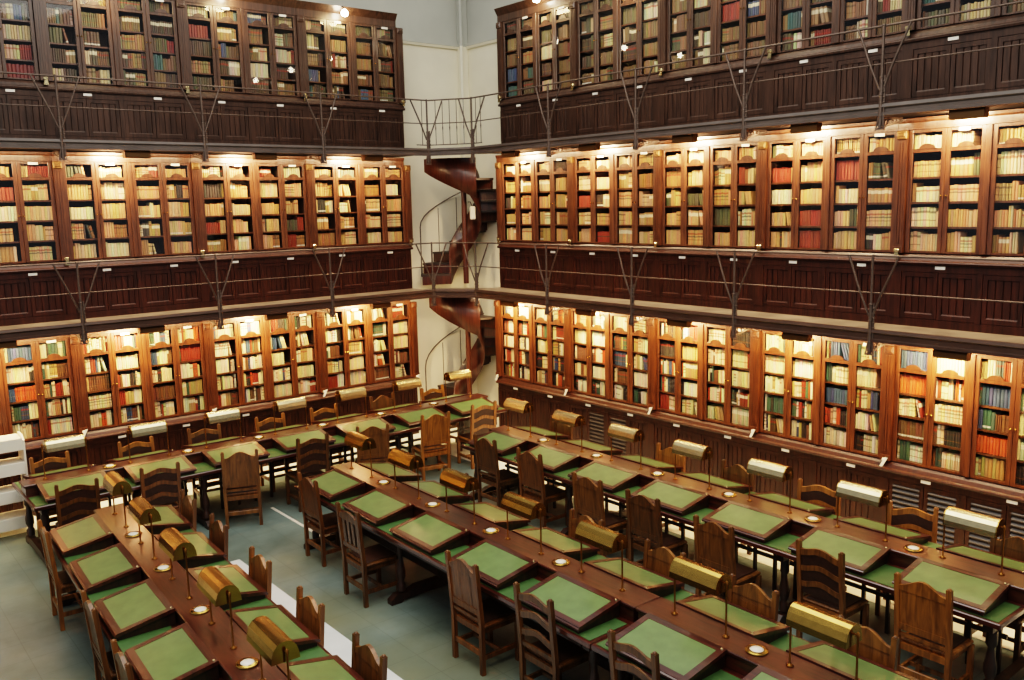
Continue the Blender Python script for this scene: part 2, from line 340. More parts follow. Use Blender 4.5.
# ------------------------------------------------------------------ bookcases
DOORW=.42
GEOM=({'gb':.10,'tr':1.20,'dt':1.47,'top':1.565},{'gb':.095,'tr':1.225,'dt':1.45,'top':1.575},{'gb':.09,'tr':1.14,'dt':1.35,'top':1.57})
def door_us(W):
    pil=.12; mid=.06; dw=(W-pil-mid)/4
    return [pil/2, pil/2+dw, pil/2+2*dw+mid, pil/2+3*dw+mid], dw
def shelf_zs(lv):
    g=GEOM[lv]; n=4; a=g['gb']+.015; b=g['tr']-.02
    return [a+(b-a)*i/4 for i in range(4)]+[g['tr']]
def make_case(W,lv,label,extra_end=False):
    g=GEOM[lv]; m=(M['case'],M['case1'],M['case2'])[lv]; top=g['top']
    t=thing('bookcase',label,'bookcase')
    A0,A1=-.058,W-.062
    b=MB(); b.box(A0,A1,.40,.43,.091,top-.03); b.box(A0,A0+.02,.10,.40,.091,top-.03); b.box(A1-.02,A1,.10,.40,.091,top-.03); b.box(A0+.02,A1-.02,.10,.40,top-.06,top-.03); b.box(A0+.02,A1-.02,.10,.40,.091,.1)
    us,dw=door_us(W)
    for i in (1,2,3):
        u=us[i]-(.03 if i==2 else 0); b.box(u-.012,u+.012,.12,.40,.1,top-.06)
    b.obj('carcass',M['dark'],t)
    for z in shelf_zs(lv):
        q=MB().box(A0+.02,A1-.02,.105,.40,z-.022,z); q.obj('shelf',M['shelf'],t)
    # frieze / cornice
    b=MB(); b.box(A0,A1,.05,.10,g['dt'],top-.02)
    b.prism([(.05,top-.05),(.035,top-.03),(.03,top-.0),(.10,top-.0),(.10,top-.05)],0,A0,A1)
    if lv==2: b.prism([(.05,top-.11),(.0,top-.03),(-.02,top+.0),(.43,top+.0),(.43,top-.11)],0,A0,A1)
    b.obj('frieze',m,t)
    def pil(u,half=0):
        w=.115; b=MB(); b.box(u-w/2 if half<=0 else u,u+w/2 if half>=0 else u,.03,.10,.091,g['dt']+.002)
        for k in (-1,0,1): b.box(u+k*.03-.008,u+k*.03+.008,.022,.04,.2,g['dt']-.12)
        b.box(u-.0585,u+.0585,.015,.10,.091,.16)
        o=b.obj('pilaster',m,t)
        c=MB(); c.box(u-.0585,u+.0585,.005,.10,g['dt']-.1,g['dt']+.0,.012); c.box(u-.05,u+.05,-.005,.03,g['dt']-.08,g['dt']-.02,.015)
        c.obj('capital',M['gilt'] if lv==1 else m,o)
        f=MB()
        if lv==0: f.prism([(u-.045,.02),(u-.01,.02),(u+.05,.135),(u+.015,.135)],1,-.012,-.004); f.box(u-.02,u+.02,-.004,.02,.09,.12)
        else: f.box(u-.03,u+.03,-.012,.025,.10,.14,.008); f.prism([(u-.03,.035),(u+.03,.035),(u+.022,.105),(u-.014,.105)],1,-.006,.012)
        f.obj('foot_scroll',M['card'] if lv==0 else M['brasspale'],o)
    pil(0)
    if extra_end: pil(W)
    MB().box(W/2-.03,W/2+.03,.045,.10,.091,g['dt']+.002,.006).obj('post',m,t)
    for i,u in enumerate(us):
        s=.05; z0=.092; b=MB()
        b.box(u+.002,u+s,.06,.085,z0,g['dt']-.002,.004); b.box(u+dw-s,u+dw-.002,.06,.085,z0,g['dt']-.002,.004)
        b.box(u+s,u+dw-s,.062,.084,z0,g['gb']+.02); b.box(u+s,u+dw-s,.062,.084,g['dt']-.035,g['dt']-.002)
        b.box(u+s,u+dw-s,.058,.084,g['tr']-.03,g['tr']+.012,.004)
        c=u+dw/2; ar=[(c-.12,g['tr']+.012)]+[(c-.085*math.cos(PI*k/8),g['tr']+.018+.05*math.sin(PI*k/8)) for k in range(9)]+[(c+.12,g['tr']+.012)]
        b.prism(ar,1,.056,.08)
        d=b.obj('door',m,t)
        pb=MB()
        for za,zb in ((g['gb']+.02,g['tr']-.03),(g['tr']+.012,g['dt']-.035)):
            pb.add([(u+s,.072,za),(u+dw-s,.072,za),(u+dw-s,.072,zb),(u+s,.072,zb)],[(0,1,2,3)])
        pb.obj('pane',M['glass'],d)
        kb=MB().lathe([(.004,0),(.011,.006),(.011,.014),(.004,.02)],0,0,0,8); 
        for k,vv in enumerate(kb.v): kb.v[k]=(u+(s/2 if i%2 else dw-s/2)+vv[0],.06-vv[2],.72+vv[1])
        kb.obj('knob',M['brass'],d)
        if i%2==1 and lv!=9: MB().box(c-.075,c+.045,.052,.06,g['dt']-.045,g['dt']-.012).obj('label_plate',M['card'],d)
    return t
def make_base(W,lv,label,louver=()):
    z0=ZF[lv]-ZL[lv]; z1=-.036; m=(M['base'],M['base1'],M['base2'])[lv]
    t=thing('base_cabinet',label,'cabinet')
    b=MB(); b.box(.0,W,.05,.43,z0,z1); b.box(0,W,.025,.05,z0,z0+.09); b.box(0,W,.025,.05,z1-.08,z1)
    us,dw=door_us(W)
    b.box(0,.06,.02,.05,z0+.09,z1-.08); b.box(W-.06,W,.02,.05,z0+.09,z1-.08); b.box(W/2-.03,W/2+.03,.02,.05,z0+.09,z1-.08)
    b.obj('carcass',m,t)
    for i,u in enumerate(us):
        d=MB(); s=.05; za,zb=z0+.095,z1-.085
        d.box(u+.004,u+s,.028,.05,za,zb); d.box(u+dw-s,u+dw-.004,.028,.05,za,zb); d.box(u+s,u+dw-s,.028,.05,za,za+.05); d.box(u+s,u+dw-s,.028,.05,zb-.05,zb)
        d.prism([(.028,za+.05),(.036,za+.065),(.05,za+.065),(.05,za+.05)],0,u+s,u+dw-s)
        if i in louver:
            k=0; z=za+.06
            d.m=1
            while z<zb-.06: d.prism([(.022,z),(.022,z+.014),(.046,z+.044),(.048,z+.03)],0,u+s,u+dw-s); z+=.062
            d.m=2; d.box(u+s,u+dw-s,.047,.05,za+.05,zb-.05)
            d.m=0
        else:
            n=4; w=(dw-2*s)/n
            for k in range(n): d.box(u+s+k*w+.004,u+s+(k+1)*w-.004,.036,.05,za+.05,zb-.05,.004)
        d.obj('door',[m,M['louver'],M['dark']],t)
    for u in (W*.27,W*.77): MB().box(u-.055,u+.055,.016,.024,z1-.045,z1-.012).obj('label_card',M['card'],t)
    return t
def bay(lv,side,k):
    X,Y=LXT[lv],RYT[lv]
    if side=='L': return (X[k],0,ZL[lv]),0,X[k+1]-X[k]
    return (0,Y[k],ZL[lv]),-PI/2,Y[k]-Y[k+1]
bays=[]
hue=('books in cream and bright jackets','old tan leather-bound books','faded brown and green books')
for lv in range(3):
    for side,n in (('L',5),('R',6)):
        proto=pb=None
        for k in range(n):
            loc,rz,W=bay(lv,side,k)
            kk=(n-1-k) if side=='L' else k
            wn='left' if side=='L' else 'right'
            lab='bookcase with %s, %s wall, %s, %s from corner'%(hue[lv],wn,TIER[lv],ORD[kk])
            labb='dark panelled base cabinet, %s wall, %s, %s from corner'%(wn,TIER[lv],ORD[kk])
            end=(side=='L' and k==n-1)
            lou=()
            if lv==0 and side=='R' and k==1: lou=(1,2)
            if lv==0 and side=='R' and k==4: lou=(0,1,2,3)
            if lou: labb='dark base cabinet with grey louvred panels, right wall, ground floor, %s bay from corner'%ORD[kk]
            t=make_case(W,lv,lab,end) 
            t.location=loc; t.rotation_euler=(0,0,rz); t['group']='glass-fronted bookcases'
            u=make_base(W,lv,labb,lou); u.location=loc; u.rotation_euler=(0,0,rz); u['group']='base cabinets under the bookcases'
            bays.append((lv,side,k,kk,loc,rz,W))

# ------------------------------------------------------------------ books
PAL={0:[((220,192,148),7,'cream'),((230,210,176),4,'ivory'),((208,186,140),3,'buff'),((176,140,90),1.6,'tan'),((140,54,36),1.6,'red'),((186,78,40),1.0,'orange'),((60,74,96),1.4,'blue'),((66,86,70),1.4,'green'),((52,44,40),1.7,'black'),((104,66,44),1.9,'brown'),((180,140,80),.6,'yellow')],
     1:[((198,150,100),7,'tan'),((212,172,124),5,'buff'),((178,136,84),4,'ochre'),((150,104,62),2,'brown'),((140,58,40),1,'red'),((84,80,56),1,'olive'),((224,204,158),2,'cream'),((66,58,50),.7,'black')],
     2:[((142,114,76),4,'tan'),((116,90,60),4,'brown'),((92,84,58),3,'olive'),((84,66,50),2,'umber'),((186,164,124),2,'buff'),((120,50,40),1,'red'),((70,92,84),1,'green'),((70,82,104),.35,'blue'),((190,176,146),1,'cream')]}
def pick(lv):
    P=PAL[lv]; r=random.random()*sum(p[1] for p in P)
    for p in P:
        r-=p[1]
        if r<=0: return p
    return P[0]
def book_geo(w,h,d,tilt):
    """spine at y=0, x from 0..w, z 0..h"""
    pr=[(0,d),(0,.010),(w*.22,.001),(w*.78,.001),(w,.010),(w,d)]
    vs=[]
    ct,st=math.cos(tilt),math.sin(tilt)
    for z in (0,h):
        for x,y in pr: vs.append((x*ct+z*st,y,z*ct-x*st+(w*st if tilt>0 else 0)))
    fs=[(0+i,i+1,i+7,i+6) for i in range(5)]+[(6,7,8,9,10,11)]
    return vs,fs
books=[]
for lv,side,k,kk,loc,rz,W in bays:
    us,dw=door_us(W); zs=shelf_zs(lv); g=GEOM[lv]
    for i,u in enumerate(us):
        dn=(4*kk+(3-i) if side=='L' else 4*kk+i)
        for j,z in enumerate(zs):
            zt=(zs[j+1]-.022) if j<4 else g['dt']-.01
            H=zt-z; u0=u+.03; u1=u+dw-.03; x=u0; row=[]
            series=pick(lv); mode=random.random(); left=0; hb=H*random.uniform(.78,.92)
            stop=u1-(random.uniform(.03,.12) if random.random()<.18 else 0)
            while True:
                if left<=0:
                    series=pick(lv); left=random.choice((1,1,1,2,3)) if lv==0 else random.choice((1,2,3,5,8,12)); 
                    if lv==0 and random.random()<.12: left=10
                    hs=H*(random.uniform(.70,.93) if lv!=1 else random.uniform(.62,.88)); ws=random.uniform(.020,.042) if lv==0 else random.uniform(.024,.046); st=random.random()
                w=ws*random.uniform(.85,1.15) if left<4 else ws
                if x+w>stop: break
                h=min(H-.012,hs*random.uniform(.97,1.03)); tl=0
                row.append([x,w,h,series,st,0]); x+=w+.0012; left-=1
            # the last books of a loose row lean
            if stop<u1-.05 and len(row)>3 and random.random()<.7:
                n=random.choice((1,2,3)); a=-random.uniform(.12,.3)
                for r in row[-n:]: r[5]=a; 
                sh=max(r[2] for r in row[-n:])*math.sin(-a)+.004; ex=.004
                for e,r in enumerate(row[-n:]):
                    r[0]+=sh+e*ex; r.append(sh+e*ex)
                    r[2]=min(r[2],(H-.02)/math.cos(a)-.01)
                if row[-1][0]+row[-1][1]>u1+.02:
                    for r in row[-n:]: r[5]=0; r[0]-=r[6]
            for q,r in enumerate(row):
                c=tuple(max(0,min(255,v*random.uniform(.9,1.08))) for v in r[3][0])
                books.append(dict(lv=lv,side=side,door=dn,row=j,q=q,n=len(row),x=r[0],w=r[1],h=r[2],tilt=r[5],z=z+.002,d=.17,
                    v=.118+random.uniform(0,.014),col=lin(*c),cn=r[3][2],st=r[4],loc=loc,rz=rz))
def world(b,x,y,z):
    X,Y,Z=b['x']+x,b['v']+y,b['z']+z
    if b['rz']==0: return (b['loc'][0]+X,b['loc'][1]+Y,b['loc'][2]+Z)
    return (b['loc'][0]+Y,b['loc'][1]-X,b['loc'][2]+Z)
def screen(b):
    P=[px(world(b,x,0,z)) for x,z in ((0,0),(b['w'],0),(b['w'],b['h']),(0,b['h']))]
    if any(p[2]<.5 or not(4<p[0]<1020 and 4<p[1]<676) for p in P): return 0
    a=0
    for i in range(4): a+=P[i][0]*P[(i+1)%4][1]-P[(i+1)%4][0]*P[i][1]
    return abs(a)/2
for b in books: b['s']=screen(b)
order=sorted(range(len(books)),key=lambda i:-books[i]['s'])
single=set(order[:300])
SH=('bottom','second','third','fourth','top')
def attr(me,cols,uvs):
    ca=me.color_attributes.new('Col','FLOAT_COLOR','POINT'); ca.data.foreach_set('color',[c for q in cols for c in q])
    uvl=me.uv_layers.new(name='UVMap'); fl=[]
    for l in me.loops: fl+=uvs[l.vertex_index]
    uvl.data.foreach_set('uv',fl)
rest=MB(); rc=[]; ru=[]
for i,b in enumerate(books):
    vs,fs=book_geo(b['w'],b['h'],b['d'],b['tilt'])
    uv=[(b['st'],0.0)]*6+[(b['st'],1.0)]*6
    if i in single:
        mb=MB(); mb.add(vs,fs); o=mb.obj('book',M['book']); attr(o.data,[b['col']]*12,uv)
        o.location=world(b,0,0,0); o.rotation_euler=(0,0,b['rz'])
        tag(o,'%s book, %s from left, %s shelf, %s glass door from corner, %s wall, %s'%(b['cn'],ORD[b['q']],SH[b['row']],ORD[b['door']],'left' if b['side']=='L' else 'right',TIER[b['lv']]),'book','books behind glass doors')
    else:
        rest.add([world(b,*p) for p in vs],fs); rc+=[b['col']]*12; ru+=uv
o=rest.obj('shelved_books',M['book']); attr(o.data,rc,ru); o['kind']='stuff'
tag(o,'rows of old books filling the glass-fronted shelves on three tiers','books')

# ------------------------------------------------------------------ railings of the galleries
for lv in (0,1):
    zf=ZF[lv+1]; zb=ZG[lv]; zt=(3.52,5.95)[lv]; zm=(3.11,5.56)[lv]; y=-.495
    t=thing('gallery_railing','thin iron railing with braced posts along the %s'%TIER[lv+1],'railing',(0,0,0),0,'iron gallery railings')
    for z,r in ((zt,.013),(zm,.009)):
        MB().tube([(-10.8,y,z),(CHX-.1,y,z),(CHX,y-.012,z),(y-.012,CHY,z),(y,CHY-.1,z),(y,-12.3,z)],r,6).obj('rail',M['iron'],t)
    if lv==1: MB().tube([(-1.2,y,zf+.06),(CHX-.1,y,zf+.06),(CHX,y-.012,zf+.06),(y-.012,CHY,zf+.06),(y,CHY-.1,zf+.06),(y,-1.4,zf+.06)],.009,6).obj('rail',M['iron'],t)
    P=[(x,y,0) for x in LXT[lv+1][1:-1]]+[(CHX-.03,y,-.2)]+[(y,CHY-.02,-PI/2+.2)]+[(y,q,-PI/2) for q in RYT[lv+1][1:-1]]
    for (a,c,rz) in P:
        corner=a==CHX-.03 or c==CHY-.02
        b=MB(); b.tube([(0,-.012,zb-.13),(0,-.012,zf+.28)],.022,8); b.bar((-.05,-.012,zb-.14),(.05,-.012,zb-.14),.03,.02); b.bar((-.045,-.012,zb-.13),(-.01,-.012,zb+.05),.014); b.bar((.045,-.012,zb-.13),(.01,-.012,zb+.05),.014); b.tube([(0,-.012,zf+.28),(0,-.012,zt)],.016,8)
        b.lathe([(.0,-.012),(.022,-.004),(.022,.01),(.0,.022)],0,-.006,zt,8)
        for zz in (zb-.1,zb+.0,zf+.1,zf+.28): b.lathe([(.02,-.012),(.03,0),(.02,.012)],0,-.012,zz,8)
        for zz in range(5): b.lathe([(.014,-.008),(.022,0),(.014,.008)],.035,-.012,zf+.02+.055*zz,6)
        b.tube([(.035,-.012,zb-.1),(.035,-.012,zf+.3)],.012,6)
        s=b.obj('stanchion',M['iron'],t,(a,c,0),rz)
        for sg in (-1,1):
            MB().tube([(sg*.02,-.012,zf+.15),(sg*.12,-.03,zf+.40),(sg*.29,0,zt)],.013,6).obj('brace',M['iron'],s)
        if not corner:
            k=MB(); A=Vector((0,0,zb-.12)); B=Vector((.0,.46,zb-.035)); A2=Vector((0,.0,zb-.02)); B2=Vector((.0,.46,zb-.008))
            k.bar(A,B,.022); k.bar(A2,B2,.02)
            for q in range(1,6): k.bar(A.lerp(B,q/6),A2.lerp(B2,q/6),.014)
            k.obj('bracket',M['iron'],s)
    if lv==1:
        A=Vector((CHX,y-.012,0)); B=Vector((y-.012,CHY,0))
        Q=[A.lerp(B,k/6) for k in range(1,6)]+[Vector((CHX-.13,y,0)),Vector((y,CHY-.13,0)),Vector((y,CHY-.26,0))]
        for q in Q: MB().tube([q+Vector((0,0,h)) for h in (zf+.06,zf+.3,zf+.34,zf+.38,zt)],[.006,.006,.011,.006,.006],6).obj('baluster',M['iron'],t)

# ------------------------------------------------------------------ gallery spotlights
WARM=(1,.69,.33); WARMS=((1,.69,.34),(1,.70,.40))
def area(name,loc,dirv,sx,sy,e,col,spread=PI):
    l=bpy.data.lights.new(name,'AREA'); l.shape='RECTANGLE'; l.size=sx; l.size_y=sy; l.energy=e; l.color=col; l.spread=spread
    o=bpy.data.objects.new(name,l); C.objects.link(o); o.location=loc
    o.rotation_euler=Vector(dirv).to_track_quat('-Z','Y').to_euler(); return o
def make_spot():
    t=thing('gallery_spotlight','','spotlight')
    b=MB(); L=.17
    # trough closed to the hall, open towards the shelves
    b.prism([(.05,0),(-.05,0),(-.065,-.03),(-.065,-.085),(-.05,-.10),(.035,-.10),(.035,-.092),(-.045,-.092),(-.056,-.08),(-.056,-.03),(-.045,-.008),(.05,-.008)],0,-L,L)
    for s in (-L-.005,L): b.prism([(.05,0),(-.05,0),(-.065,-.03),(-.065,-.085),(-.05,-.10),(.035,-.10)],0,s,s+.005)
    b.obj('housing',M['fixture'],t)
    MB().tube([(-L+.02,-.02,-.045),(L-.02,-.02,-.045)],.013,8).obj('bulb',M['bulb'],t)
    return t
spot0=None
E_SPOT=(36,32); E_FILL=(28,15)
for lv in (0,1):
    for side,n in (('L',5),('R',6)):
        for k in range(n):
            loc,rz,W=bay(lv,side,k); kk=(n-1-k) if side=='L' else k
            um=W/2-.02; z=ZG[lv]-.001; vv=-.40
            P=(loc[0]+um,vv,z) if side=='L' else (vv,loc[1]-um,z)
            lab='bronze trough spotlight under the %s, %s wall, %s from the corner'%(TIER[lv+1],'left' if side=='L' else 'right',ORD[kk])
            if spot0 is None: spot0=make_spot(); spot0.location=P; spot0.rotation_euler=(0,0,rz); spot0['label']=lab; spot0['group']='spotlights under the galleries'
            else: dup(spot0,P,rz,lab,'spotlights under the galleries')
            off=-.24
            Q=(loc[0]+um+off,-.17,z-.05) if side=='L' else (-.17,loc[1]-um-off,z-.05)
            D=(0,1,-.8) if side=='L' else (1,0,-.8)
            area('spot_light',Q,D,.3,.06,E_SPOT[lv],WARMS[lv])
            S=(loc[0]+W/2,-.32,z-.03) if side=='L' else (-.32,loc[1]-W/2,z-.03)
            o=area('strip_light',S,(0,.6,-1) if side=='L' else (.6,0,-1),1.7,.05,E_FILL[lv],WARMS[lv])  # wide fill light added to brighten the books; no fixture belongs to it
# small lamps on the cornice of the upper tier
for i,(P,rz) in enumerate((((-2.25,-.1,7.30),0),((-4.2,-.1,7.34),0),((-6.0,-.1,7.34),0),((-.1,-2.4,7.36),-PI/2),((-.1,-4.3,7.36),-PI/2),((-.1,-6.2,7.36),-PI/2),((-.1,-8.2,7.36),-PI/2))):
    lab='glowing round spotlight on the upper cornice, %s wall, %s from the corner'%('left' if i<3 else 'right',ORD[i if i<3 else i-3])
    if i==0:
        t=thing('cornice_spotlight',lab,'spotlight',P,rz,'cornice spotlights')
        MB().tube([(0,0,.05),(0,.05,.12),(0,.10,.12)],.01,6).obj('arm',M['iron'],t)
        MB().lathe([(.0,-.05),(.05,-.03),(.055,.02),(.03,.06),(0,.07)],0,0,0,12).obj('bulb',M['bulb2'],t)
    else: dup(t,P,rz,lab,'cornice spotlights')
    q=(P[0],-.3,7.25) if rz==0 else (-.3,P[1],7.25)
    area('cornice_light',q,(0,1,-.9) if rz==0 else (1,0,-.9),.3,.1,5,WARM)

# ------------------------------------------------------------------ spiral staircase (one flight per gallery)
def staircase(z0,z1,label):
    cx,cy=.14,.02; R=.85; r=.30; n=11; dz=(z1-z0)/(n+1)
    t=thing('spiral_staircase',label,'staircase',(cx,cy,z0)); t['group']='flights of the spiral staircase'
    a0=math.radians(156); da=-math.radians(27)
    P=lambda a,q,z:(q*math.cos(a),q*math.sin(a),z)
    for i in range(n):
        a=a0+da*i; b=a+da; z=dz*(i+1); m=MB()
        pts=[P(a+(b-a)*k/4,R,0) for k in range(5)]+[P(b,r,0),P(a,r,0)]
        m.m=0; m.prism([(p[0],p[1]) for p in pts],2,z-.035,z)
        m.m=1
        q=[P(a,R-.02,0),P(a+da*.12,R-.02,0),P(a+da*.12,r,0),P(a,r,0)]
        m.prism([(p[0],p[1]) for p in q],2,max(z-dz,0)+.002,z-.035)
        m.obj('step',[M['stairtop'],M['stair']],t)
    # outer and inner strings, following the helix
    def band(rad,th,lo,hi,i0,i1):
        m=MB(); K=int((i1-i0)*3); vs=[]
        for k in range(K+1):
            i=i0+(i1-i0)*k/K; a=a0+da*i; z=dz*(i+.6)
            for q in (rad-th/2,rad+th/2):
                for h in (lo,hi): vs.append(P(a,q,max(.0,min(z+h,z1-z0-.03))))
        fs=[]
        for k in range(K):
            o=4*k; fs+=[(o,o+4,o+5,o+1),(o+2,o+3,o+7,o+6),(o,o+2,o+6,o+4),(o+1,o+5,o+7,o+3)]
        m.add(vs,fs,True); m.add(vs[:4],[(0,1,3,2)]); m.add(vs[-4:],[(0,2,3,1)]); return m
    band(r,.03,-.34,.36,0,n).obj('inner_string',M['stair'],t)
    band(R+.012,.025,-.45,3,9.9,12.4).obj('outer_string',M['stair'],t)
    MB().tube([(0,0,0),(0,0,z1-z0-.02)],.05,12).obj('newel',M['stair'],t)
    hr=[P(a0+da*(.3+.5*k),R-.02,dz*(1.3+.5*k)+.82) for k in range(0,10)]
    MB().tube([P(a0+da*.3,R-.02,dz+.0),]+hr,.012,6).obj('handrail',M['iron'],t)
    for i in (2,3,4): MB().tube([P(a0+da*(i+.4),R-.02,dz*(i+1)),P(a0+da*(i+.4),R-.02,dz*(i+1)+.84)],.008,6).obj('baluster',M['iron'],t)
    return t
staircase(0.001,2.56,'dark wooden spiral stair in the corner, lower flight from the floor')
staircase(2.701,5.02,'dark wooden spiral stair in the corner, upper flight between galleries')
t=thing('wall_lantern','small white box lantern on the upper flight of the spiral stair','lantern',(.16,-.2,4.02)); 
MB().box(-.045,.045,-.05,.02,-.12,.12,.012).obj('box',M['card'],t); MB().tube([(0,0,.12),(0,.05,.2),(0,.12,.2)],.01,6).obj('hook',M['iron'],t)

# ------------------------------------------------------------------ reading tables
HT=.80; HS=.942; FT=.862
def make_table(L,units,label,loc,rotz,pitch,radiator=False,legs=(.14,),name='reading_table'):
    t=thing(name,label,'table',loc,rotz,'long reading tables')
    w=.65
    MB().box(0,L,-w,w,HT-.05,HT,.008).obj('table_top',M['desk'],t)
    for s in (-1,1): MB().box(.03,L-.03,s*.20,s*(w-.03),HT,HT+.004).obj('baize',M['baizeT'],t)
    b=MB(); b.box(0,L,-.155,.155,HS-.03,HS,.006); b.box(.02,L-.02,-.14,.14,HT,HS-.03); b.obj('centre_shelf',M['desk'],t)
    for c in units:
        for s in (-1,1):
            hw=.385; m=MB()
            pr=[(s*.155,HS+.006),(s*.622,FT),(s*.634,FT-.008),(s*.63,FT-.024),(s*.155,HS-.018)]
            m.prism(pr,0,c-hw,c+hw)
            m.m=1; m.prism([(s*.155,HS-.019),(s*.61,FT-.021),(s*.61,HT+.006),(s*.155,HT+.006)],0,c-hw+.02,c+hw-.02); m.m=0
            # raised border round the leather
            n=Vector((0,s*(HS+.006-FT),.467)); n.normalize()
            d=Vector((0,s*.467,-(HS+.006-FT))); d.normalize(); O=Vector((0,s*.155,HS+.006))
            Lg=math.hypot(.467,HS+.006-FT)
            def strip(x0,x1,e0,e1,h):
                A=[O+d*e+Vector((x,0,0)) for x,e in ((x0,e0),(x1,e0),(x1,e1),(x0,e1))]; B=[p+n*h for p in A]
                f=[(4,5,6,7),(0,1,5,4),(1,2,6,5),(2,3,7,6),(3,0,4,7)]
                if s<0: f=[q for q in f]
                else: f=[q[::-1] for q in f]
                m2=MB(); m2.add(A+B,f); return m2
            bd=.055
            for args in ((c-hw,c+hw,0,bd,.006),(c-hw,c+hw,Lg-bd,Lg,.006),(c-hw,c-hw+bd,bd,Lg-bd,.006),(c+hw-bd,c+hw,bd,Lg-bd,.006)):
                q=strip(*args); m.add(q.v,q.f)
            so=m.obj('writing_slope',[M['desk'],M['deskdark']],t)
            q=strip(c-hw+bd,c+hw-bd,bd,Lg-bd,.003); q.obj('leather_inset',M['baize'],so)
            q=MB(); P=O+d*.025+Vector((c+hw-.03,0,0))+n*.006; q.lathe([(.012,0),(.012,.006),(.004,.012)],P.x,P.y,P.z,8); q.obj('stud',M['brasspale'],so)
    # trestles: turned legs on a scrolled foot beam
    for u in legs:
        tr=MB(); 
        foot=[(-.62,.0),(-.62,.05),(-.55,.10),(-.42,.09),(-.3,.13),(.3,.13),(.42,.09),(.55,.10),(.62,.05),(.62,0),(.5,.0),(.46,.03),(-.46,.03),(-.5,0)]
        tr.prism([(a,b+.001) for a,b in foot],0,u-.045,u+.045)
        tr.box(u-.04,u+.04,-.56,.56,HT-.14,HT-.05)
        tro=tr.obj('trestle',M['deskdark'],t)
        for s in (-1,1):
            MB().lathe([(.045,0),(.045,.08),(.028,.10),(.05,.16),(.052,.22),(.03,.34),(.026,.38),(.045,.41),(.045,HT-.27)],u,s*.47,.12,10).obj('leg',M['deskdark'],tro)
    b=MB()
    for s in (-1,1): b.box(legs[0]+.04,legs[-1]-.04,s*.56-.02,s*.56+.02,HT-(.075 if radiator else .12),HT-.05)
    b.obj('apron',M['deskdark'],t)
    if not radiator: MB().box(legs[0]+.045,legs[-1]-.045,-.035,.035,.16,.26,.01).obj('stretcher',M['deskdark'],t)
    if radiator:
        n=max(int(L/.26),1)
        b=MB()
        for i in range(n+1):
            u=.25+(L-.5)*i/n
            if min(abs(u-q) for q in legs)<.07: continue
            b.box(u-.016,u+.016,-.016,.016,.03,HT-.05)
        for zz in (.40,):
            for q0,q1 in zip(legs[:-1],legs[1:]):
                b.box(q0+.06,q1-.06,-.014,.014,zz-.018,zz+.018)
        b.obj('centre_frame',M['deskdark'],t)
    return t
# table along the wall on the left (u -> +x, far side = +y)
T1=dict(loc=(-7.86,-1.58,0),rot=0,n=7,pitch=1.01,u0=.52,name='the table along the left wall')
T2=dict(loc=(-7.30,-3.23,0),rot=-PI/2-math.radians(3.0),n=5,pitch=1.085,u0=.56,name='the front left table')
T3=dict(loc=(-4.58,-3.57,0),rot=-PI/2-math.radians(.8),n=5,pitch=1.05,u0=.53,name='the far middle table')
T3b=dict(loc=(-4.65,-8.84,0),rot=-PI/2-math.radians(.9),n=3,pitch=1.05,u0=.53,name='the near middle table')
T4=dict(loc=(-1.985,-3.50,0),rot=-PI/2-math.radians(.4),n=7,pitch=1.04,u0=.52,name='the table along the right wall')
for T,extra in ((T1,0),(T2,1.9),(T3,0),(T3b,.9),(T4,0)):
    T['us']=[T['u0']+T['pitch']*i for i in range(T['n'])]; T['L']=T['us'][-1]+T['u0']+extra
make_table(T1['L'],T1['us'],'long green-topped reading table along the left bookcases','%s'and T1['loc'],T1['rot'],0,True,(.13,2.05,5.08,T1['L']-.13))
make_table(T2['L'],T2['us']+[T2['us'][-1]+T2['pitch']],'long green-topped reading table at the bottom left corner',T2['loc'],T2['rot'],0,False,(.14,2.2,4.4,T2['L']-.14))
make_table(T3['L'],T3['us'],'long green-topped reading table at the far half of the middle row',T3['loc'],T3['rot'],0,False,(.14,2.16,T3['L']-.14))
make_table(T3b['L'],T3b['us'],'long green-topped reading table at the near end of the middle row',T3b['loc'],T3b['rot'],0,False,(.14,2.14,T3b['L']-.14))
make_table(T4['L'],T4['us'],'long green-topped reading table along the right bookcases',T4['loc'],T4['rot'],0,True,(.13,2.08,5.2,T4['L']-.13))
def at(T,u,d,z=0):
    c,s=math.cos(T['rot']),math.sin(T['rot'])
    return (T['loc'][0]+u*c-d*s, T['loc'][1]+u*s+d*c, T['loc'][2]+z)

# ------------------------------------------------------------------ desk lamps and dishes
def make_lamp(mat,mat2):
    t=thing('desk_lamp','','lamp')
    for s in (-1,1):
        b=MB(); x=s*.25
        b.lathe([(.026,0),(.028,.006),(.012,.014),(.0075,.024),(.0075,.40),(.011,.41),(.011,.435),(.0,.445)],x,0,0,10)
        b.tube([(x,0,.42),(x-s*.024,0,.42)],.007,6)
        b.obj('post',M['brassdark'],t)
    # half-round trough with a flat facet on either side
    outer=[(.098,-.05),(.094,-.005),(.078,.045),(.052,.075),(.02,.09),(-.02,.09),(-.052,.075),(-.078,.045),(-.094,-.005),(-.098,-.05)]
    inner=[(x*.95,z*.95-.002) for x,z in outer][::-1]
    b=MB(); b.prism([(x,z+.395) for x,z in outer+inner],0,-.215,.215)
    sh=b.obj('shade',mat,t)
    for s in (-1,1):
        c=MB(); c.prism([(x,z+.395) for x,z in outer],0,s*.216,s*.224); c.obj('end_cap',mat2,sh)
    MB().tube([(-.15,0,.415),(.15,0,.415)],.014,8).obj('tube',M['card'],t)
    return t
lampA=lampB=None
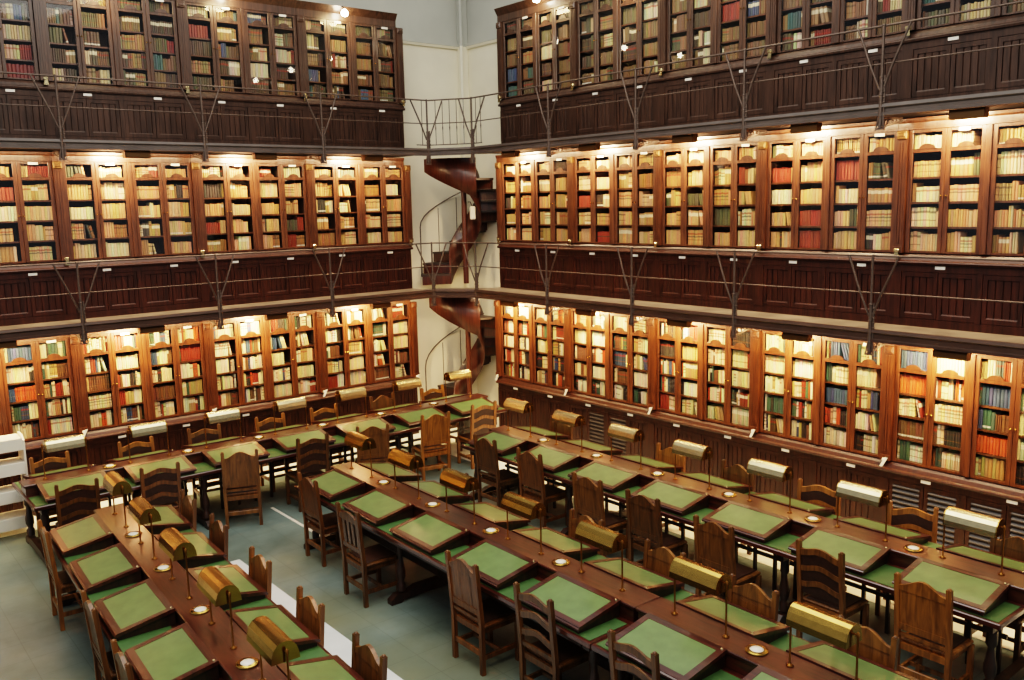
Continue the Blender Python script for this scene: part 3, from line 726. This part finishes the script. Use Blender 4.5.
def place_lamp(T,u,lab,pale):
    global lampA,lampB
    P=at(T,u,0,HS+.001)
    if pale:
        if lampB is None: lampB=make_lamp(M['brasspale'],M['brass']); o=lampB
        else: return dup(lampB,P,T['rot'],lab,'twin-post desk lamps')
    else:
        if lampA is None: lampA=make_lamp(M['brass'],M['brass']); o=lampA
        else: return dup(lampA,P,T['rot'],lab,'twin-post desk lamps')
    o.location=P; o.rotation_euler=(0,0,T['rot']); o['label']=lab; o['group']='twin-post desk lamps'
def end_word(T): return 'from the left end' if T is T1 else 'from the far end'
dish0=None
for T,pale in ((T1,True),(T2,False),(T3,False),(T3b,False),(T4,True)):
    for i,u in enumerate(T['us']):
        if T is T3b and i>1: continue
        kind='pale brass' if pale else 'golden'
        place_lamp(T,u,'%s twin-post lamp, %s %s of %s'%(kind,ORD[i],end_word(T),T['name']),pale)
        if i<len(T['us'])-1 or T is T2:
            P=at(T,u+T['pitch']/2,0,HS+.001); lab='round brass-rimmed dish, %s %s of %s'%(ORD[i],end_word(T),T['name'])
            if T is T3b and i>0: continue
            if dish0 is None:
                dish0=thing('inkwell_dish',lab,'dish',P,0,'round dishes on the table shelves')
                MB().lathe([(.082,0),(.086,.008),(.074,.015),(.06,.010),(.05,.007)],0,0,0,20).obj('rim',M['brass'],dish0)
                MB().lathe([(.052,.006),(.05,.014),(.034,.022),(.0,.025)],0,0,0,20).obj('bowl',M['dish'],dish0)
            else: dup(dish0,P,0,lab,'round dishes on the table shelves')

# ------------------------------------------------------------------ chairs  (faces +y, back at y=0)
def arch(x0,x1,z,rise,n=10):
    """ogee-like top edge"""
    return [(x0+(x1-x0)*k/n, z+rise*(.5-.5*math.cos(2*PI*k/n))) for k in range(n+1)]
def make_chair(kind):
    t=thing('library_chair','','chair')
    W=.215; lean=-.05; mt=M['chair']
    def yb(z): return 0 if z<.46 else lean*(z-.46)/.59
    for s in (-1,1):
        b=MB()
        for z0,z1 in ((0.001,.46),(.46,1.05)):
            y0,y1=yb(z0),yb(z1)
            vs=[(s*W+i*.021,yy+j*.02,zz) for yy,zz in ((y0,z0),(y1,z1)) for i,j in ((-1,-1),(1,-1),(1,1),(-1,1))]
            b.add(vs,[(0,3,2,1),(4,5,6,7),(0,1,5,4),(1,2,6,5),(2,3,7,6),(3,0,4,7)])
        b.lathe([(.016,0),(.02,.006),(.014,.016),(0,.02)],s*W,lean,1.045,8)
        b.obj('rear_leg',mt,t)
        f=MB(); f.box(s*W-.022,s*W+.022,.385,.43,.001,.43,.004); f.obj('front_leg',mt,t)
        MB().box(s*W-.012,s*W+.012,.02,.385,.14,.18).obj('stretcher',mt,t)
    MB().box(-W+.02,W-.02,-.012,.012,.17,.225,.004).obj('stretcher',mt,t)
    MB().box(-W,W,.20,.22,.145,.18).obj('stretcher',mt,t)
    b=MB(); b.box(-W-.01,W+.01,.03,.44,.43,.462,.01); b.box(-W+.02,W-.02,.0,.41,.375,.43); b.obj('seat',mt,t)
    MB().box(-W+.03,W-.03,.05,.42,.462,.474,.008).obj('seat_pad',M['seat'],t)
    def slat(lo,hi,th=.022):
        """lo/hi: lists of (x,z); follows the lean of the back"""
        m=MB(); n=len(lo); vs=[]
        for (x,z),(x2,z2) in zip(lo,hi):
            for q,w in ((x,z),(x2,z2)):
                for s in (-1,1): vs.append((q,yb(w)+s*th/2,w))
        fs=[]
        for k in range(n-1):
            o=4*k; fs+=[(o,o+4,o+6,o+2),(o+1,o+3,o+7,o+5),(o,o+1,o+5,o+4),(o+2,o+6,o+7,o+3)]
        m.add(vs,fs); return m
    x0,x1=-W+.02,W-.02
    flat=lambda z:[(x0+(x1-x0)*k/10,z) for k in range(11)]
    if kind=='panel':
        m=slat(flat(.92),arch(x0,x1,.965,.08),.03); m.obj('top_rail',mt,t)
        p=MB(); n=5; w=(x1-x0)/n
        for k in range(n):
            q=slat([(x0+k*w,.60),(x0+(k+1)*w,.60)],[(x0+k*w,.94),(x0+(k+1)*w,.94)],.015+.004*(k%2)); p.add(q.v,q.f)
        p.obj('back_panel',mt,t)
        slat(flat(.56),flat(.62),.028).obj('lower_rail',mt,t)
        slat(flat(.50),flat(.53),.024).obj('lower_rail',mt,t)
    elif kind=='ladder':
        for z,hh in ((.915,.06),(.76,.06),(.60,.055)):
            lo=arch(x0,x1,z,.045); hi=[(x,q+hh) for x,q in lo]
            slat(lo,hi,.022).obj('slat',mt,t)
        slat(flat(.50),flat(.54),.024).obj('lower_rail',mt,t)
    elif kind=='leather':
        for z,hh in ((.915,.06),(.76,.05),(.60,.055)):
            lo=arch(x0,x1,z,.045); hi=[(x,q+hh) for x,q in lo]
            slat(lo,hi,.026).obj('slat',mt,t)
        slat(flat(.54),flat(.95),.01).obj('back_panel',M['seat'],t)
    else:
        lo=flat(.90); hi=arch(x0,x1,.955,.05); slat(lo,hi,.026).obj('top_rail',mt,t)
        for k in range(4):
            x=x0+.045+k*.095; slat([(x,.62),(x+.05,.62)],[(x,.905),(x+.05,.905)],.014).obj('spindle',mt,t)
        slat(flat(.58),flat(.63),.024).obj('lower_rail',mt,t)
    return t
PROTO={}
TONE={'gold':(1.55,1.35,1.05,1),'mid':(1,.92,.85,1),'dark':(.66,.60,.54,1),'red':(.9,.74,.6,1)}
TW={'gold':'light oak','mid':'brown oak','dark':'dark brown','red':'reddish brown'}
KW={'panel':'panel-backed chair','ladder':'ladder-backed chair','leather':'leather-backed chair','spindle':'spindle-backed chair'}
def chair(T,u,d,kind,tone,lab,rot=0):
    """d>0: far/right side of the table"""
    face=T['rot']+(PI if d>0 else 0)+math.radians(rot)
    P=at(T,u,d,0); P=(P[0],P[1],0)
    L='%s %s, %s'%(TW[tone],KW[kind],lab)
    if kind not in PROTO:
        o=PROTO[kind]=make_chair(kind); tree(o); o.location=P; o.rotation_euler=(0,0,face); o['label']=L; o['group']='library chairs'
        recolor(o,TONE[tone])
    else: dup(PROTO[kind],P,face,L,'library chairs',TONE[tone])
D=.72
def nth(i,T): return '%s along the %s'%(ORD[i],'')
# wall side of the left table
for i,(du,d,kind,tone,r) in enumerate(((-.04,.68,'leather','gold',0),(.04,.68,'leather','gold',0),(.0,.72,'leather','mid',-6),(.0,.68,'leather','gold',0),(-.1,.68,'leather','gold',0),(.0,.73,'panel','dark',0),(-.03,.68,'leather','gold',0))):
    chair(T1,T1['us'][i]+du,d,kind,tone,'bookcase side of the left wall table, %s from its left end'%ORD[i],r)
for i,(du,d,kind,tone,r) in enumerate(((-.07,-.75,'leather','dark',-6),(-.12,-.75,'leather','red',-6),(-.12,-.83,'panel','mid',-22),(-.09,-.81,'leather','dark',-2),(-.17,-.89,'panel','mid',-24),(-.11,-.92,'panel','gold',-12),(-.17,-.88,'leather','gold',-4))):
    chair(T1,T1['us'][i]+du,d,kind,tone,'near side of the left wall table, %s from its left end'%ORD[i],r)
for i,(du,d,kind,tone) in enumerate(((-.04,.68,'panel','mid'),(-.1,.68,'panel','red'),(-.03,.68,'panel','gold'),(.0,.68,'panel','gold'),(-.05,.68,'panel','mid'))):
    chair(T2,T2['us'][i]+du,d,kind,tone,'aisle side of the front left table, %s from its far end'%ORD[i])
for i,d in ((0,-.68),(2,-.68),(3,-.68)):
    chair(T2,T2['us'][i],d,'panel','gold' if i==0 else 'mid','left side of the front left table, beside its %s slope'%ORD[i])
def uy_(T,y): return (T['loc'][1]-y)
for i,(T,y,d,kind,tone) in enumerate(((T3,-4.12,-.68,'panel','red'),(T3,-5.40,-.84,'spindle','dark'),(T3,-7.30,-.72,'panel','red'),(T3,-8.25,-.68,'ladder','dark'),(T3b,-9.36,-.68,'ladder','dark'))):
    chair(T,uy_(T,y),d,kind,tone,'left side of the middle tables, %s from the far end'%ORD[i])
for i,(T,y,d,kind,tone) in enumerate(((T3,-5.08,.68,'panel','dark'),(T3,-7.25,.77,'panel','mid'),(T3,-8.33,.73,'panel','mid'),(T3b,-9.33,.68,'panel','mid'),(T3b,-10.33,.68,'panel','mid'))):
    chair(T,uy_(T,y),d,kind,tone,'right side of the middle tables, %s from the far end'%ORD[i])
for i,(y,d,kind,tone) in enumerate(((-4.17,-.68,'panel','dark'),(-5.1,-.68,'panel','red'),(-6.36,-.87,'panel','mid'),(-7.22,-.87,'panel','dark'),(-8.24,-.96,'panel','mid'),(-9.28,-.76,'leather','mid'),(-10.25,-.81,'panel','gold'))):
    chair(T4,uy_(T4,y),d,kind,tone,'aisle side of the right wall table, %s from its far end'%ORD[i])
for i,d,kind,tone,r in ((0,.68,'panel','dark',0),(2,.68,'panel','gold',0),(3,.68,'panel','dark',0),(4,.76,'leather','gold',14),(5,.80,'leather','gold',18),(6,.68,'panel','dark',0)):
    chair(T4,T4['us'][i]+.1,d,kind,tone,'bookcase side of the right wall table, beside its %s slope'%ORD[i],r)

# ------------------------------------------------------------------ floor band, cable cover, carts, bin
struct(MB().box(-6.42,-5.94,-14,-3.44,0,.004).obj('floor_band',M['stripe']))
struct(MB().box(-14,-1.45,-.58,.85,0,.004).obj('floor_band',M['border'])); struct(MB().box(-1.45,.85,-15,.85,0,.004).obj('floor_band',M['border']))
tag(MB().box(-4.87,-4.83,-3.45,-1.95,0,.006).obj('cable_cover',M['whitepaint']),'thin pale cable cover strip on the floor between two tables','cable cover')
def cart(loc,rz,label):
    t=thing('book_cart',label,'cart',loc,rz,'white book carts')
    for s in (0,1):
        MB().prism([(-.22,.06),(.22,.06),(.2,.3),(.15,1.25),(.08,1.34),(-.12,1.34),(-.22,1.28)],0,s*.78,s*.78+.022).obj('side_panel',M['whitepaint'],t)
    for i,z in enumerate((.26,.62,.98,1.30)):
        b=MB(); yf=-.20; b.box(.022,.78,yf,.17,z-.02,z,.004); b.box(.022,.78,yf-.014,yf,z-.15,z+.01,.004); b.obj('shelf',M['whitepaint'],t)
    for x in (.05,.75):
        for y in (-.15,.15): MB().lathe([(.02,0),(.03,.005),(.03,.05),(.012,.062)],x,y,.0,8).obj('wheel',M['black'],t)
    return t
cart((-8.43,-.52,0),0,'white metal book cart with open shelves beside the left bookcases')
cart((-2.05,-11.05,0),math.radians(-60),'white metal book cart just past the near end of the right wall table')
t=thing('waste_bin','small black waste bin on the floor by the spiral stair','bin',(-.42,-.62,0))
MB().lathe([(.11,0.001),(.14,.42),(.145,.43),(.13,.43),(.1,.02)],0,0,0,16).obj('bucket',M['black'],t)

# ------------------------------------------------------------------ light
w=bpy.data.worlds.new('hall_light'); sc.world=w; w.use_nodes=True
bg=w.node_tree.nodes['Background']; bg.inputs['Color'].default_value=(.88,.93,1,1); bg.inputs['Strength'].default_value=.27
area('skylight',(-5.5,-6.5,9.4),(0.05,.1,-1),7,8,420,(1,.95,.86))
area('hall_lamp',(-9,-12,8.2),(.6,.7,-.35),3,2,160,(1,.9,.75))  # broad area light above the camera, aimed into the hall
sc.view_settings.view_transform='Filmic'; sc.view_settings.look='High Contrast'; sc.view_settings.exposure=.66
sc.cycles.use_denoising=True; sc.cycles.max_bounces=7; sc.cycles.transparent_max_bounces=12; sc.cycles.sample_clamp_indirect=6
sc.cycles.caustics_reflective=False; sc.cycles.caustics_refractive=False
